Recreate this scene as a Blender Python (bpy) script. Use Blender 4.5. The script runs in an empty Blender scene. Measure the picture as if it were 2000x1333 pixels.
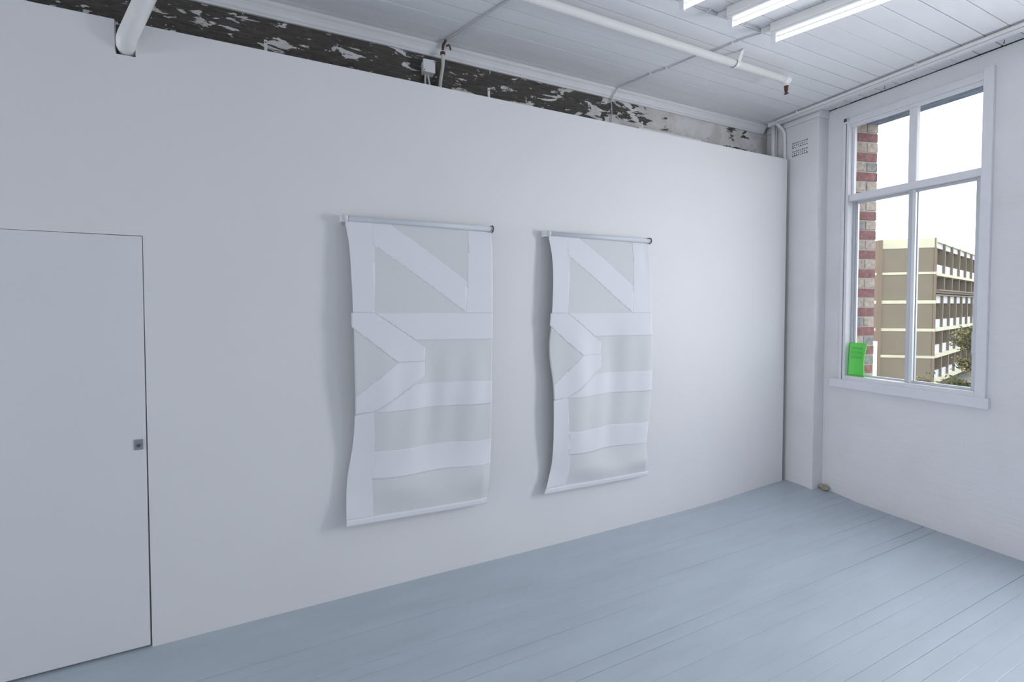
import bpy, bmesh, math, random
from mathutils import Vector, Matrix
random.seed(7)
SC = bpy.context.scene
COL = SC.collection
R = math.radians

# ------------------------------------------------------------------ camera
W_IMG, H_IMG = 2000.0, 1333.0
F_PX, CX, CY = 807.27, 929.6, 620.46
YAW, PITCH, ROLL = 0.3907, -0.026, -0.0029
cam_d = bpy.data.cameras.new('camera')
cam = bpy.data.objects.new('camera', cam_d)
COL.objects.link(cam)
cam_d.sensor_fit = 'HORIZONTAL'
cam_d.sensor_width = 36.0
cam_d.lens = 36.0 * F_PX / W_IMG
cam_d.shift_x = (W_IMG / 2 - CX) / W_IMG
cam_d.shift_y = (CY - H_IMG / 2) / W_IMG
cam_d.clip_start = 0.05
cam_d.clip_end = 500
fw = Vector((math.sin(YAW) * math.cos(PITCH), math.cos(YAW) * math.cos(PITCH), math.sin(PITCH)))
rt = Vector((math.cos(YAW), -math.sin(YAW), 0))
up = rt.cross(fw)
rt2 = math.cos(ROLL) * rt + math.sin(ROLL) * up
up2 = -math.sin(ROLL) * rt + math.cos(ROLL) * up
M = Matrix((rt2, up2, -fw)).transposed().to_4x4()
M.translation = Vector((-4.1546, -2.4809, 1.6911))
cam.matrix_world = M
SC.camera = cam

# ------------------------------------------------------------------ world and light
SC.view_settings.view_transform = 'Standard'
SC.view_settings.look = 'None'
SC.view_settings.gamma = 1.0
SC.view_settings.use_curve_mapping = False
SC.view_settings.exposure = 0.0
wd = bpy.data.worlds.new('overcast_sky')
SC.world = wd
wd.use_nodes = True
wn = wd.node_tree.nodes
wn['Background'].inputs[0].default_value = (0.95, 0.975, 1.0, 1)
wn['Background'].inputs[1].default_value = 3.2

def area_light(name, loc, direction, sx, sy, power, color):
    d = bpy.data.lights.new(name, 'AREA')
    d.shape = 'RECTANGLE'
    d.size, d.size_y = sx, sy
    d.energy = power
    d.color = color
    o = bpy.data.objects.new(name, d)
    COL.objects.link(o)
    o.location = loc
    o.rotation_euler = Vector(direction).to_track_quat('-Z', 'Y').to_euler()
    return o

DAY = (0.92, 0.94, 1.0)
TUBE_STRENGTH = 2.2
# daylight coming in through the windows further along the window wall (behind the photographer's shoulder)
area_light('window_daylight', (0.33, -2.385, 1.85), (-1, 0, -0.10), 0.72, 1.50, 62, DAY)
area_light('window_daylight', (0.33, -4.485, 1.80), (-1, 0, -0.05), 0.72, 1.40, 15, DAY)
# fill light added at the far end of the room, no window behind it
area_light('far_end_fill', (-13.8, -1.9, 1.4), (1, 0, 0.36), 3.0, 2.2, 320, DAY)
# the ceiling lamps of the rest of the room
area_light('ceiling_lamps', (-4.6, -4.6, 3.3), (0, 0, -1), 3.2, 1.2, 4, (0.97, 0.98, 1.0))

# ------------------------------------------------------------------ materials
def mat(name, color, rough=0.6, metal=0.0, spec=0.5, var=0.0, vscale=6.0, bump=0.0, bscale=40.0, stretch=(1, 1, 1), emit=0.0):
    m = bpy.data.materials.new(name)
    m.use_nodes = True
    nt = m.node_tree
    b = nt.nodes['Principled BSDF']
    b.inputs['Base Color'].default_value = (*color, 1)
    b.inputs['Roughness'].default_value = rough
    b.inputs['Metallic'].default_value = metal
    b.inputs['Specular IOR Level'].default_value = spec
    tc = mp = None
    if var or bump:
        tc = nt.nodes.new('ShaderNodeTexCoord')
        mp = nt.nodes.new('ShaderNodeMapping')
        mp.inputs['Scale'].default_value = stretch
        nt.links.new(tc.outputs['Object'], mp.inputs['Vector'])
    if var:
        n = nt.nodes.new('ShaderNodeTexNoise')
        n.inputs['Scale'].default_value = vscale
        n.inputs['Detail'].default_value = 5
        nt.links.new(mp.outputs[0], n.inputs['Vector'])
        r = nt.nodes.new('ShaderNodeValToRGB')
        r.color_ramp.elements[0].position = 0.3
        r.color_ramp.elements[1].position = 0.7
        r.color_ramp.elements[0].color = (*[c * (1 - var) for c in color], 1)
        r.color_ramp.elements[1].color = (*[min(1, c * (1 + var)) for c in color], 1)
        nt.links.new(n.outputs['Fac'], r.inputs['Fac'])
        nt.links.new(r.outputs['Color'], b.inputs['Base Color'])
    if bump:
        n2 = nt.nodes.new('ShaderNodeTexNoise')
        n2.inputs['Scale'].default_value = bscale
        n2.inputs['Detail'].default_value = 4
        nt.links.new(mp.outputs[0], n2.inputs['Vector'])
        bp = nt.nodes.new('ShaderNodeBump')
        bp.inputs['Strength'].default_value = bump
        bp.inputs['Distance'].default_value = 0.004
        nt.links.new(n2.outputs['Fac'], bp.inputs['Height'])
        nt.links.new(bp.outputs[0], b.inputs['Normal'])
    if emit:
        b.inputs['Emission Color'].default_value = (0.97, 0.985, 1.0, 1)
        b.inputs['Emission Strength'].default_value = emit
    return m

def painted_brick_mat():
    m = mat('painted_brick', (0.80, 0.79, 0.82), 0.75)
    nt = m.node_tree
    b = nt.nodes['Principled BSDF']
    tc = nt.nodes.new('ShaderNodeTexCoord')
    sx = nt.nodes.new('ShaderNodeSeparateXYZ')
    cb = nt.nodes.new('ShaderNodeCombineXYZ')
    nt.links.new(tc.outputs['Object'], sx.inputs[0])
    nt.links.new(sx.outputs['Y'], cb.inputs['X'])
    nt.links.new(sx.outputs['Z'], cb.inputs['Y'])
    br = nt.nodes.new('ShaderNodeTexBrick')
    br.inputs['Scale'].default_value = 1.0
    br.inputs['Brick Width'].default_value = 0.24
    br.inputs['Row Height'].default_value = 0.0845
    br.inputs['Mortar Size'].default_value = 0.006
    br.inputs['Mortar Smooth'].default_value = 1.0
    br.inputs['Color1'].default_value = (1, 1, 1, 1)
    br.inputs['Color2'].default_value = (0.9, 0.9, 0.9, 1)
    br.inputs['Mortar'].default_value = (0, 0, 0, 1)
    nt.links.new(cb.outputs[0], br.inputs['Vector'])
    n = nt.nodes.new('ShaderNodeTexNoise')
    n.inputs['Scale'].default_value = 22
    n.inputs['Detail'].default_value = 6
    mpw = nt.nodes.new('ShaderNodeMapping')
    mpw.inputs['Scale'].default_value = (1.0, 0.22, 1.0)
    nt.links.new(tc.outputs['Object'], mpw.inputs['Vector'])
    nt.links.new(mpw.outputs[0], n.inputs['Vector'])
    mx = nt.nodes.new('ShaderNodeMath')
    mx.operation = 'MULTIPLY_ADD'
    nt.links.new(br.outputs['Color'], mx.inputs[0])
    mx.inputs[1].default_value = 0.13
    nt.links.new(n.outputs['Fac'], mx.inputs[2])
    bp = nt.nodes.new('ShaderNodeBump')
    bp.inputs['Strength'].default_value = 0.5
    bp.inputs['Distance'].default_value = 0.006
    nt.links.new(mx.outputs[0], bp.inputs['Height'])
    nt.links.new(bp.outputs[0], b.inputs['Normal'])
    n2 = nt.nodes.new('ShaderNodeTexNoise')
    n2.inputs['Scale'].default_value = 2.2
    n2.inputs['Detail'].default_value = 7
    nt.links.new(tc.outputs['Object'], n2.inputs['Vector'])
    rp = nt.nodes.new('ShaderNodeValToRGB')
    rp.color_ramp.elements[0].position = 0.25
    rp.color_ramp.elements[0].color = (0.74, 0.735, 0.75, 1)
    rp.color_ramp.elements[1].position = 0.6
    rp.color_ramp.elements[1].color = (0.80, 0.795, 0.82, 1)
    nt.links.new(n2.outputs['Fac'], rp.inputs['Fac'])
    nt.links.new(rp.outputs[0], b.inputs['Base Color'])
    return m

def peeling_mat():
    """Dark weathered board showing through flaking cream paint; more paint survives towards the window end."""
    m = mat('peeling_paint', (0.1, 0.09, 0.08), 0.9)
    nt = m.node_tree
    L = nt.links.new
    b = nt.nodes['Principled BSDF']
    tc = nt.nodes.new('ShaderNodeTexCoord')
    sx = nt.nodes.new('ShaderNodeSeparateXYZ')
    L(tc.outputs['Object'], sx.inputs[0])
    mr = nt.nodes.new('ShaderNodeMapRange')
    mr.inputs['From Min'].default_value = -6.0
    mr.inputs['From Max'].default_value = 0.25
    L(sx.outputs['X'], mr.inputs['Value'])
    thr = nt.nodes.new('ShaderNodeValToRGB')
    e = thr.color_ramp.elements
    def pos(x): return (x + 6.0) / 6.25
    stops = [(-6.0, .60), (-2.6, .595), (-2.12, .585), (-1.92, .50), (-1.78, .455), (-1.26, .42), (-1.1, .30), (-.62, .32), (-.50, .47), (-.12, .46), (0.0, .32)]
    e[0].position = pos(stops[0][0]); e[0].color = (stops[0][1],) * 3 + (1,)
    e[1].position = pos(stops[-1][0]); e[1].color = (stops[-1][1],) * 3 + (1,)
    for x, v in stops[1:-1]:
        q = e.new(pos(x)); q.color = (v, v, v, 1)
    L(mr.outputs[0], thr.inputs['Fac'])
    mp = nt.nodes.new('ShaderNodeMapping')
    mp.inputs['Scale'].default_value = (5.5, 1, 17)
    mp.inputs['Rotation'].default_value = (0, R(2), 0)
    L(tc.outputs['Object'], mp.inputs['Vector'])
    n = nt.nodes.new('ShaderNodeTexNoise')
    n.inputs['Scale'].default_value = 1.0
    n.inputs['Detail'].default_value = 6
    n.inputs['Roughness'].default_value = 0.62
    n.inputs['Distortion'].default_value = 0.6
    L(mp.outputs[0], n.inputs['Vector'])
    df = nt.nodes.new('ShaderNodeMath'); df.operation = 'SUBTRACT'
    L(n.outputs['Fac'], df.inputs[0]); L(thr.outputs[0], df.inputs[1])
    ed = nt.nodes.new('ShaderNodeMapRange')
    ed.inputs['From Min'].default_value = -0.004
    ed.inputs['From Max'].default_value = 0.008
    L(df.outputs[0], ed.inputs['Value'])
    mpf = nt.nodes.new('ShaderNodeMapping')
    mpf.inputs['Scale'].default_value = (16, 1, 42)
    L(tc.outputs['Object'], mpf.inputs['Vector'])
    nf = nt.nodes.new('ShaderNodeTexNoise')
    nf.inputs['Scale'].default_value = 1.0
    nf.inputs['Detail'].default_value = 4
    nf.inputs['Distortion'].default_value = 0.5
    L(mpf.outputs[0], nf.inputs['Vector'])
    ef = nt.nodes.new('ShaderNodeMapRange')
    ef.inputs['From Min'].default_value = 0.655
    ef.inputs['From Max'].default_value = 0.67
    L(nf.outputs['Fac'], ef.inputs['Value'])
    un = nt.nodes.new('ShaderNodeMath'); un.operation = 'MAXIMUM'
    L(ed.outputs[0], un.inputs[0]); L(ef.outputs[0], un.inputs[1])
    ed = un
    # dark substrate
    mp2 = nt.nodes.new('ShaderNodeMapping')
    mp2.inputs['Scale'].default_value = (9, 1, 60)
    L(tc.outputs['Object'], mp2.inputs['Vector'])
    n2 = nt.nodes.new('ShaderNodeTexNoise')
    n2.inputs['Scale'].default_value = 1.5
    n2.inputs['Detail'].default_value = 8
    n2.inputs['Roughness'].default_value = 0.7
    L(mp2.outputs[0], n2.inputs['Vector'])
    dk = nt.nodes.new('ShaderNodeValToRGB')
    dk.color_ramp.elements[0].position = 0.3
    dk.color_ramp.elements[0].color = (0.044, 0.038, 0.033, 1)
    dk.color_ramp.elements[1].position = 0.78
    dk.color_ramp.elements[1].color = (0.130, 0.122, 0.112, 1)
    L(n2.outputs['Fac'], dk.inputs['Fac'])
    # surviving paint
    n3 = nt.nodes.new('ShaderNodeTexNoise')
    n3.inputs['Scale'].default_value = 5
    n3.inputs['Detail'].default_value = 7
    L(tc.outputs['Object'], n3.inputs['Vector'])
    pt = nt.nodes.new('ShaderNodeValToRGB')
    pt.color_ramp.elements[0].position = 0.42
    pt.color_ramp.elements[0].color = (0.57, 0.55, 0.52, 1)
    pt.color_ramp.elements[1].position = 0.58
    pt.color_ramp.elements[1].color = (0.70, 0.69, 0.68, 1)
    L(n3.outputs['Fac'], pt.inputs['Fac'])
    mx = nt.nodes.new('ShaderNodeMix'); mx.data_type = 'RGBA'
    L(ed.outputs[0], mx.inputs['Factor'])
    L(dk.outputs[0], mx.inputs['A']); L(pt.outputs[0], mx.inputs['B'])
    L(mx.outputs['Result'], b.inputs['Base Color'])
    ad = nt.nodes.new('ShaderNodeMath'); ad.operation = 'MULTIPLY_ADD'
    L(n2.outputs['Fac'], ad.inputs[0]); ad.inputs[1].default_value = 0.5
    L(ed.outputs[0], ad.inputs[2])
    bp = nt.nodes.new('ShaderNodeBump')
    bp.inputs['Strength'].default_value = 0.7
    bp.inputs['Distance'].default_value = 0.003
    L(ad.outputs[0], bp.inputs['Height']); L(bp.outputs[0], b.inputs['Normal'])
    return m

def floor_mat():
    m = mat('grey_floor_paint', (0.45, 0.515, 0.575), 0.36, var=0.05, vscale=1.6, bump=0.25, bscale=7, stretch=(1, 5, 1))
    nt = m.node_tree
    b = nt.nodes['Principled BSDF']
    tc = nt.nodes.new('ShaderNodeTexCoord')
    n = nt.nodes.new('ShaderNodeTexNoise')
    n.inputs['Scale'].default_value = 3.0
    n.inputs['Detail'].default_value = 8
    nt.links.new(tc.outputs['Object'], n.inputs['Vector'])
    mr = nt.nodes.new('ShaderNodeMapRange')
    mr.inputs['From Min'].default_value = 0.3
    mr.inputs['From Max'].default_value = 0.7
    mr.inputs['To Min'].default_value = 0.30
    mr.inputs['To Max'].default_value = 0.46
    nt.links.new(n.outputs['Fac'], mr.inputs['Value'])
    nt.links.new(mr.outputs[0], b.inputs['Roughness'])
    return m

def glass_mat():
    m = bpy.data.materials.new('window_glass')
    m.use_nodes = True
    nt = m.node_tree
    nt.nodes.remove(nt.nodes['Principled BSDF'])
    out = nt.nodes['Material Output']
    tr = nt.nodes.new('ShaderNodeBsdfTransparent')
    tr.inputs[0].default_value = (0.95, 0.97, 0.97, 1)
    gl = nt.nodes.new('ShaderNodeBsdfGlossy')
    gl.inputs['Roughness'].default_value = 0.03
    mx = nt.nodes.new('ShaderNodeMixShader')
    mx.inputs[0].default_value = 0.02
    nt.links.new(tr.outputs[0], mx.inputs[1])
    nt.links.new(gl.outputs[0], mx.inputs[2])
    nt.links.new(mx.outputs[0], out.inputs[0])
    return m

def brick_mat(name, c1, c2):
    return mat(name, tuple((a + b) / 2 for a, b in zip(c1, c2)), 0.9, var=0.28, vscale=30, bump=0.6, bscale=90)

def booklet_mat():
    m = mat('green_card', (0.15, 0.76, 0.12), 0.45)
    nt = m.node_tree
    L = nt.links.new
    b = nt.nodes['Principled BSDF']
    uv = nt.nodes.new('ShaderNodeUVMap')
    s = nt.nodes.new('ShaderNodeSeparateXYZ')
    L(uv.outputs[0], s.inputs[0])
    def math_(op, a, v=None, c=None):
        n = nt.nodes.new('ShaderNodeMath'); n.operation = op
        for i, q in enumerate((a, v, c)):
            if q is None: continue
            if isinstance(q, (int, float)): n.inputs[i].default_value = q
            else: L(q, n.inputs[i])
        return n.outputs[0]
    U, V = s.outputs['X'], s.outputs['Y']
    def band(x, lo, hi): return math_('MULTIPLY', math_('GREATER_THAN', x, lo), math_('LESS_THAN', x, hi))
    vb = math_('ADD', math_('ADD', band(V, .125, .212), band(V, .242, .352)), band(V, .378, .480))
    ln = math_('GREATER_THAN', math_('FRACT', math_('MULTIPLY', V, 44.0)), 0.45)
    wv = nt.nodes.new('ShaderNodeTexNoise'); wv.inputs['Scale'].default_value = 60
    L(uv.outputs[0], wv.inputs['Vector'])
    wd_ = math_('GREATER_THAN', wv.outputs['Fac'], 0.40)
    msk = math_('MULTIPLY', math_('MULTIPLY', math_('MULTIPLY', vb, band(U, .12, .82)), ln), wd_)
    mx = nt.nodes.new('ShaderNodeMix'); mx.data_type = 'RGBA'
    L(msk, mx.inputs['Factor'])
    mx.inputs['A'].default_value = (0.15, 0.78, 0.12, 1)
    mx.inputs['B'].default_value = (0.09, 0.46, 0.08, 1)
    L(mx.outputs['Result'], b.inputs['Base Color'])
    return m

MT = {}
MT['plaster'] = mat('white_wall_paint', (0.80, 0.80, 0.81), 0.55, var=0.012, vscale=1.3, bump=0.05, bscale=60)
MT['door'] = mat('white_door_paint', (0.775, 0.785, 0.80), 0.5, var=0.01, vscale=1.5, bump=0.04, bscale=50)
MT['brickwhite'] = painted_brick_mat()
MT['peel'] = peeling_mat()
MT['ceil'] = mat('ceiling_paint', (0.80, 0.81, 0.83), 0.6, var=0.02, vscale=3, bump=0.12, bscale=12, stretch=(1, 6, 1))
MT['gap'] = mat('dark_gap', (0.05, 0.048, 0.045), 0.9)
MT['floor'] = floor_mat()
MT['trim'] = mat('white_trim_paint', (0.80, 0.80, 0.825), 0.42, var=0.02, vscale=9, bump=0.1, bscale=25)
MT['cornice'] = mat('cornice_paint', (0.78, 0.785, 0.80), 0.5, var=0.02, vscale=6, bump=0.1, bscale=30)
MT['frame'] = mat('window_frame_paint', (0.78, 0.78, 0.82), 0.4, var=0.02, vscale=12, bump=0.08, bscale=30)
MT['alu'] = mat('grey_aluminium', (0.55, 0.56, 0.60), 0.38, metal=0.55)
MT['alu_light'] = mat('pale_aluminium', (0.74, 0.77, 0.80), 0.35, metal=0.3)
MT['glass'] = glass_mat()
MT['strip'] = mat('white_fabric', (0.80, 0.805, 0.84), 0.85, bump=0.12, bscale=260)
MT['canvas'] = mat('pale_grey_fabric', (0.715, 0.725, 0.735), 0.85, bump=0.14, bscale=260)
MT['rod'] = mat('pale_rod_paint', (0.66, 0.70, 0.74), 0.5)
MT['plastic'] = mat('white_plastic', (0.78, 0.79, 0.81), 0.4)
MT['hook'] = mat('dark_steel', (0.10, 0.12, 0.14), 0.35, metal=0.6)
MT['rust'] = mat('rusty_iron', (0.09, 0.06, 0.045), 0.8, var=0.4, vscale=60)
MT['brass'] = mat('red_brown_brass', (0.10, 0.038, 0.028), 0.55, metal=0.2, var=0.3, vscale=80)
MT['pipe'] = mat('white_pipe_paint', (0.80, 0.79, 0.785), 0.42, var=0.02, vscale=10)
MT['cable'] = mat('grey_cable', (0.50, 0.50, 0.51), 0.6)
MT['conduit'] = mat('cream_conduit', (0.58, 0.59, 0.55), 0.5, var=0.05, vscale=30)
MT['lampbody'] = mat('lamp_enamel', (0.82, 0.82, 0.82), 0.35)
MT['tube'] = mat('glowing_tube', (0.9, 0.9, 0.9), 0.4, emit=TUBE_STRENGTH)
MT['lock'] = mat('brushed_lock_metal', (0.36, 0.38, 0.41), 0.4, metal=0.7)
MT['lockdark'] = mat('lock_cylinder_metal', (0.22, 0.23, 0.25), 0.35, metal=0.8)
MT['mdf'] = mat('raw_board_edge', (0.30, 0.17, 0.12), 0.8)
MT['timber'] = mat('pale_timber', (0.76, 0.75, 0.73), 0.7, var=0.06, vscale=8)
MT['mortar'] = mat('mortar', (0.50, 0.47, 0.46), 0.95, var=0.1, vscale=40)
MT['redbrick'] = brick_mat('red_brick', (0.26, 0.115, 0.115), (0.29, 0.14, 0.135))
MT['creambrick'] = brick_mat('cream_brick', (0.50, 0.40, 0.34), (0.44, 0.37, 0.33))
MT['greybrick'] = brick_mat('grey_brick', (0.27, 0.25, 0.26), (0.31, 0.28, 0.28))
MT['lintel'] = mat('blue_grey_lintel_paint', (0.16, 0.20, 0.28), 0.6, var=0.45, vscale=10, stretch=(4, 1, 1))
MT['green'] = booklet_mat()
MT['paper'] = mat('paper', (0.45, 0.72, 0.42), 0.7)
MT['stone'] = mat('beige_rubble', (0.42, 0.37, 0.28), 0.9, var=0.3, vscale=40, bump=0.7, bscale=60)
MT['tan'] = mat('tan_render', (0.175, 0.146, 0.110), 0.9, var=0.05, vscale=0.5)
MT['tan_dark'] = mat('brown_render', (0.18, 0.135, 0.10), 0.9, var=0.05, vscale=0.5)
MT['creamband'] = mat('cream_concrete', (0.50, 0.475, 0.36), 0.85, var=0.06, vscale=0.9)
MT['whitepanel'] = mat('white_panel', (0.50, 0.50, 0.54), 0.7)
MT['bldglass'] = mat('dark_glazing', (0.06, 0.06, 0.06), 0.2)
MT['ground'] = mat('asphalt', (0.24, 0.24, 0.23), 0.9, var=0.1, vscale=0.3)
MT['leaf'] = mat('dark_green_leaves', (0.055, 0.08, 0.042), 0.8, var=0.4, vscale=2.0)
MT['leaf2'] = mat('olive_brown_leaves', (0.17, 0.135, 0.05), 0.8, var=0.4, vscale=2.0)
MT['bark'] = mat('bark', (0.10, 0.075, 0.055), 0.9)
MT['post'] = mat('white_post_paint', (0.88, 0.93, 0.93), 0.5)

# ------------------------------------------------------------------ builders
class MB:
    def __init__(self): self.v, self.f, self.smooth = [], [], []
    def add(self, vs, fs, smooth=False):
        o = len(self.v)
        self.v += [tuple(p) for p in vs]
        self.f += [tuple(i + o for i in f) for f in fs]
        self.smooth += [smooth] * len(fs)
        return self
    def box(self, x0, x1, y0, y1, z0, z1, Mx=None):
        x0, x1 = min(x0, x1), max(x0, x1); y0, y1 = min(y0, y1), max(y0, y1); z0, z1 = min(z0, z1), max(z0, z1)
        vs = [Vector((x, y, z)) for z in (z0, z1) for y in (y0, y1) for x in (x0, x1)]
        if Mx: vs = [Mx @ v for v in vs]
        return self.add(vs, [(0, 2, 3, 1), (4, 5, 7, 6), (0, 1, 5, 4), (2, 6, 7, 3), (0, 4, 6, 2), (1, 3, 7, 5)])
    def tube(self, pts, r, n=12, caps=True):
        pts = [Vector(p) for p in pts]
        rs = r if isinstance(r, (list, tuple)) else [r] * len(pts)
        ref = None; vs = []
        for i, p in enumerate(pts):
            t = ((pts[min(i + 1, len(pts) - 1)] - p).normalized() + (p - pts[max(i - 1, 0)]).normalized())
            t = t.normalized() if t.length > 1e-6 else Vector((0, 0, 1))
            if ref is None:
                ref = t.cross(Vector((0, 0, 1)))
                if ref.length < 1e-3: ref = t.cross(Vector((1, 0, 0)))
            ref = (ref - t * ref.dot(t)).normalized()
            b = t.cross(ref)
            for k in range(n):
                a = 2 * math.pi * k / n
                vs.append(p + (ref * math.cos(a) + b * math.sin(a)) * rs[i])
        fs = []
        for i in range(len(pts) - 1):
            for k in range(n):
                k2 = (k + 1) % n
                fs.append((i * n + k, i * n + k2, (i + 1) * n + k2, (i + 1) * n + k))
        self.add(vs, fs, True)
        if caps:
            o = len(self.v) - len(vs)
            self.f.append(tuple(o + k for k in reversed(range(n)))); self.smooth.append(False)
            e = o + (len(pts) - 1) * n
            self.f.append(tuple(e + k for k in range(n))); self.smooth.append(False)
        return self
    def mesh(self, name, m):
        me = bpy.data.meshes.new(name)
        me.from_pydata(self.v, [], self.f)
        me.polygons.foreach_set('use_smooth', self.smooth)
        me.materials.append(m)
        bm = bmesh.new(); bm.from_mesh(me)
        bmesh.ops.recalc_face_normals(bm, faces=bm.faces)
        bm.to_mesh(me); bm.free()
        return me
    def build(self, name, m, parent=None, bevel=0.0):
        o = bpy.data.objects.new(name, self.mesh(name, m))
        COL.objects.link(o)
        if parent is not None:
            o.parent = parent
            o.matrix_parent_inverse = Matrix.Translation(-world_loc(parent))
        if bevel:
            b = o.modifiers.new('bevel', 'BEVEL'); b.width = bevel; b.segments = 2; b.limit_method = 'ANGLE'
        return o

def world_loc(o):
    l = Vector(o.location)
    return l if o.parent is None else l + o.matrix_parent_inverse.translation + world_loc(o.parent)

def tag(o, label=None, cat=None, group=None, kind=None):
    for k, v in (('label', label), ('category', cat), ('group', group), ('kind', kind)):
        if v: o[k] = v
    return o

def empty(name, loc, label=None, cat=None, group=None, kind=None):
    o = bpy.data.objects.new(name, None)
    COL.objects.link(o)
    o.location = loc
    o.empty_display_size = 0.1
    return tag(o, label, cat, group, kind)

def dup_tree(o, parent=None, off=(0, 0, 0)):
    c = o.copy(); COL.objects.link(c)
    if parent is None: c.location = Vector(o.location) + Vector(off)
    else: c.parent = parent
    for ch in list(o.children): dup_tree(ch, c)
    return c

def arc(p0, p1, p2, n=6):
    """rounded corner through control p1"""
    p0, p1, p2 = map(Vector, (p0, p1, p2))
    return [(p0 * (1 - t) ** 2 + p1 * 2 * t * (1 - t) + p2 * t * t) for t in [i / n for i in range(n + 1)]]

def sm(a, b, x):
    t = min(1.0, max(0.0, (x - a) / (b - a)))
    return t * t * (3 - 2 * t)

# ================================================================== THE ROOM
H = 3.43          # ceiling height
XW = 0.20         # window wall face
XL, YR = -14.0, -7.0
YB = 0.22         # old wall behind the partition

def rise(x, y):   # the old floor creeps up into the far corner
    return 0.034 * sm(-1.0, 0.0, x) * sm(-0.55, -0.12, y) - 0.011 * sm(-4.0, -2.3, x) * (1 - sm(-1.3, -0.5, x)) * sm(-0.6, -0.1, y)

# ---- floor of narrow painted boards
floor = MB().box(XL, XW + 0.3, YR, YB + 0.1, -0.12, -0.045).build('floor', MT['gap'])
tag(floor, 'blue grey painted floor of narrow boards running along the white wall', 'floor', kind='structure')
bw = 0.066
xs = [XL, -9, -6, -4.5, -3.5, -2.6, -1.8, -1.3, -0.9, -0.65, -0.4, -0.2, 0.0, XW + 0.2]
ny = int((YB - YR) / bw)
for i in range(ny):
    y1 = YB - i * bw; y0 = y1 - bw
    dz = random.uniform(-0.0006, 0.0006); tl = random.uniform(-0.0007, 0.0007)
    g = random.choice([0.0001, 0.0002, 0.0003, 0.0006])
    prof = [(y0 + g, -0.03), (y0 + g, -0.0007), (y0 + g + 0.0022, 0.0), (y1 - g - 0.0022, 0.0), (y1 - g, -0.0007), (y1 - g, -0.03)]
    vs, fs = [], []
    for x in xs:
        for k, (yy, zz) in enumerate(prof):
            vs.append((x, yy, zz + dz + rise(x, yy) + tl * (1 if k < 3 else -1) + 0.0008 * math.sin(x * 2.3 + i * 1.7)))
    n = len(prof)
    for a in range(len(xs) - 1):
        for k in range(n - 1):
            fs.append((a * n + k, a * n + k + 1, (a + 1) * n + k + 1, (a + 1) * n + k))
    MB().add(vs, fs).build('floor_board', MT['floor'], floor)

# ---- ceiling of wider boards
ceiling = MB().box(XL, XW + 0.3, YR, YB + 0.1, H + 0.016, H + 0.1).build('ceiling', MT['gap'])
tag(ceiling, 'white painted board ceiling with thin dark joints', 'ceiling', kind='structure')
cw = 0.1045
edge0 = -1.3275 + 15 * cw
i = 0
while True:
    y1 = edge0 - i * cw; y0 = y1 - cw
    i += 1
    if y1 < YR: break
    if y0 > YB + 0.05: continue
    g = random.choice([0.0010, 0.0014, 0.0018, 0.0026])
    dz = random.uniform(0, 0.0015)
    yt = min(y1, YB)
    for xa, xb in ((XL, -0.0985), (-0.0845, XW - random.uniform(0.008, 0.015))):
        vs, fs = [], []
        for x in (xa, xb):
            for yy, zz in ((y0 + g, H + 0.014), (y0 + g, H + 0.0015), (y0 + g + 0.0015, H + dz), (yt - g - 0.0015, H + dz), (yt - g, H + 0.0015), (yt - g, H + 0.014)):
                vs.append((x, yy, zz))
        for k in range(5): fs.append((k, k + 1, k + 7, k + 6))
        fs += [(0, 1, 2, 3, 4, 5), (11, 10, 9, 8, 7, 6)]
        MB().add(vs, fs).build('ceiling_board', MT['ceil'], ceiling)

MB().box(XW + 0.010, XW + 0.03, YR, YB + 0.1, H - 0.02, H + 0.018).build('shadow_gap', MT['gap'], ceiling)
# ---- outer room walls out of view
tag(MB().box(XL - 0.15, XL, YR, YB + 0.1, -0.02, H + 0.05).build('wall_left', MT['plaster']), 'plain white end wall away from the window', 'wall', kind='structure')
tag(MB().box(XL, XW + 0.3, YR - 0.15, YR, -0.02, H + 0.05).build('wall_rear', MT['plaster']), 'plain white wall behind the camera', 'wall', kind='structure')

# ---- old peeling wall behind the partition (two boards with a joint)
wb = MB()
wb.box(XL, -1.2185, YB, YB + 0.1, -0.02, H + 0.02)
wb.box(-1.2155, 0.30, YB + 0.001, YB + 0.1, -0.02, H + 0.02)
wb.box(-1.25, -1.18, YB + 0.006, YB + 0.09, -0.02, H + 0.02)
tag(wb.build('wall_back', MT['peel']), 'dark old wall with flaking cream paint above the partition', 'wall', kind='structure')

# ---- white partition with a flush door and a notch for the pipe
XD, HD = -4.882, 2.04
PT = 0.018
HP = 3.0516
wf = MB()
wf.box(-5.70 - 3.3, -5.70, 0, PT, -0.015, HP)
wf.box(-5.70, XD, 0, PT, HD, 2.892)
wf.box(-5.70, -4.972, 0, PT, 2.892, HP)
wf.box(-4.893, XD, 0, PT, 2.892, HP)
wf.box(XD, 0, 0, PT, -0.02, HP)
wall_front = tag(wf.build('wall_front', MT['plaster']), 'tall smooth white partition wall carrying the two fabric hangings', 'wall', kind='structure')
MB().box(-0.004, 0.0035, 0.002, PT + 0.002, -0.01, HP - 0.002).build('edge_strip', MT['mdf'], wall_front)
st = MB()
for sx0 in (-0.06, -1.2, -2.4, -3.6, -4.84, -5.8, -7.0, -8.2): st.box(sx0, sx0 + 0.045, PT, PT + 0.09, -0.01, HP - 0.07 if sx0 < -0.1 else HP - 0.3)
st.build('stud', MT['timber'], wall_front)
MB().box(-1.70, -1.01, 0.085, 0.125, 2.95, 3.112).build('timber_block', MT['timber'], wall_front, bevel=0.003)

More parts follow.
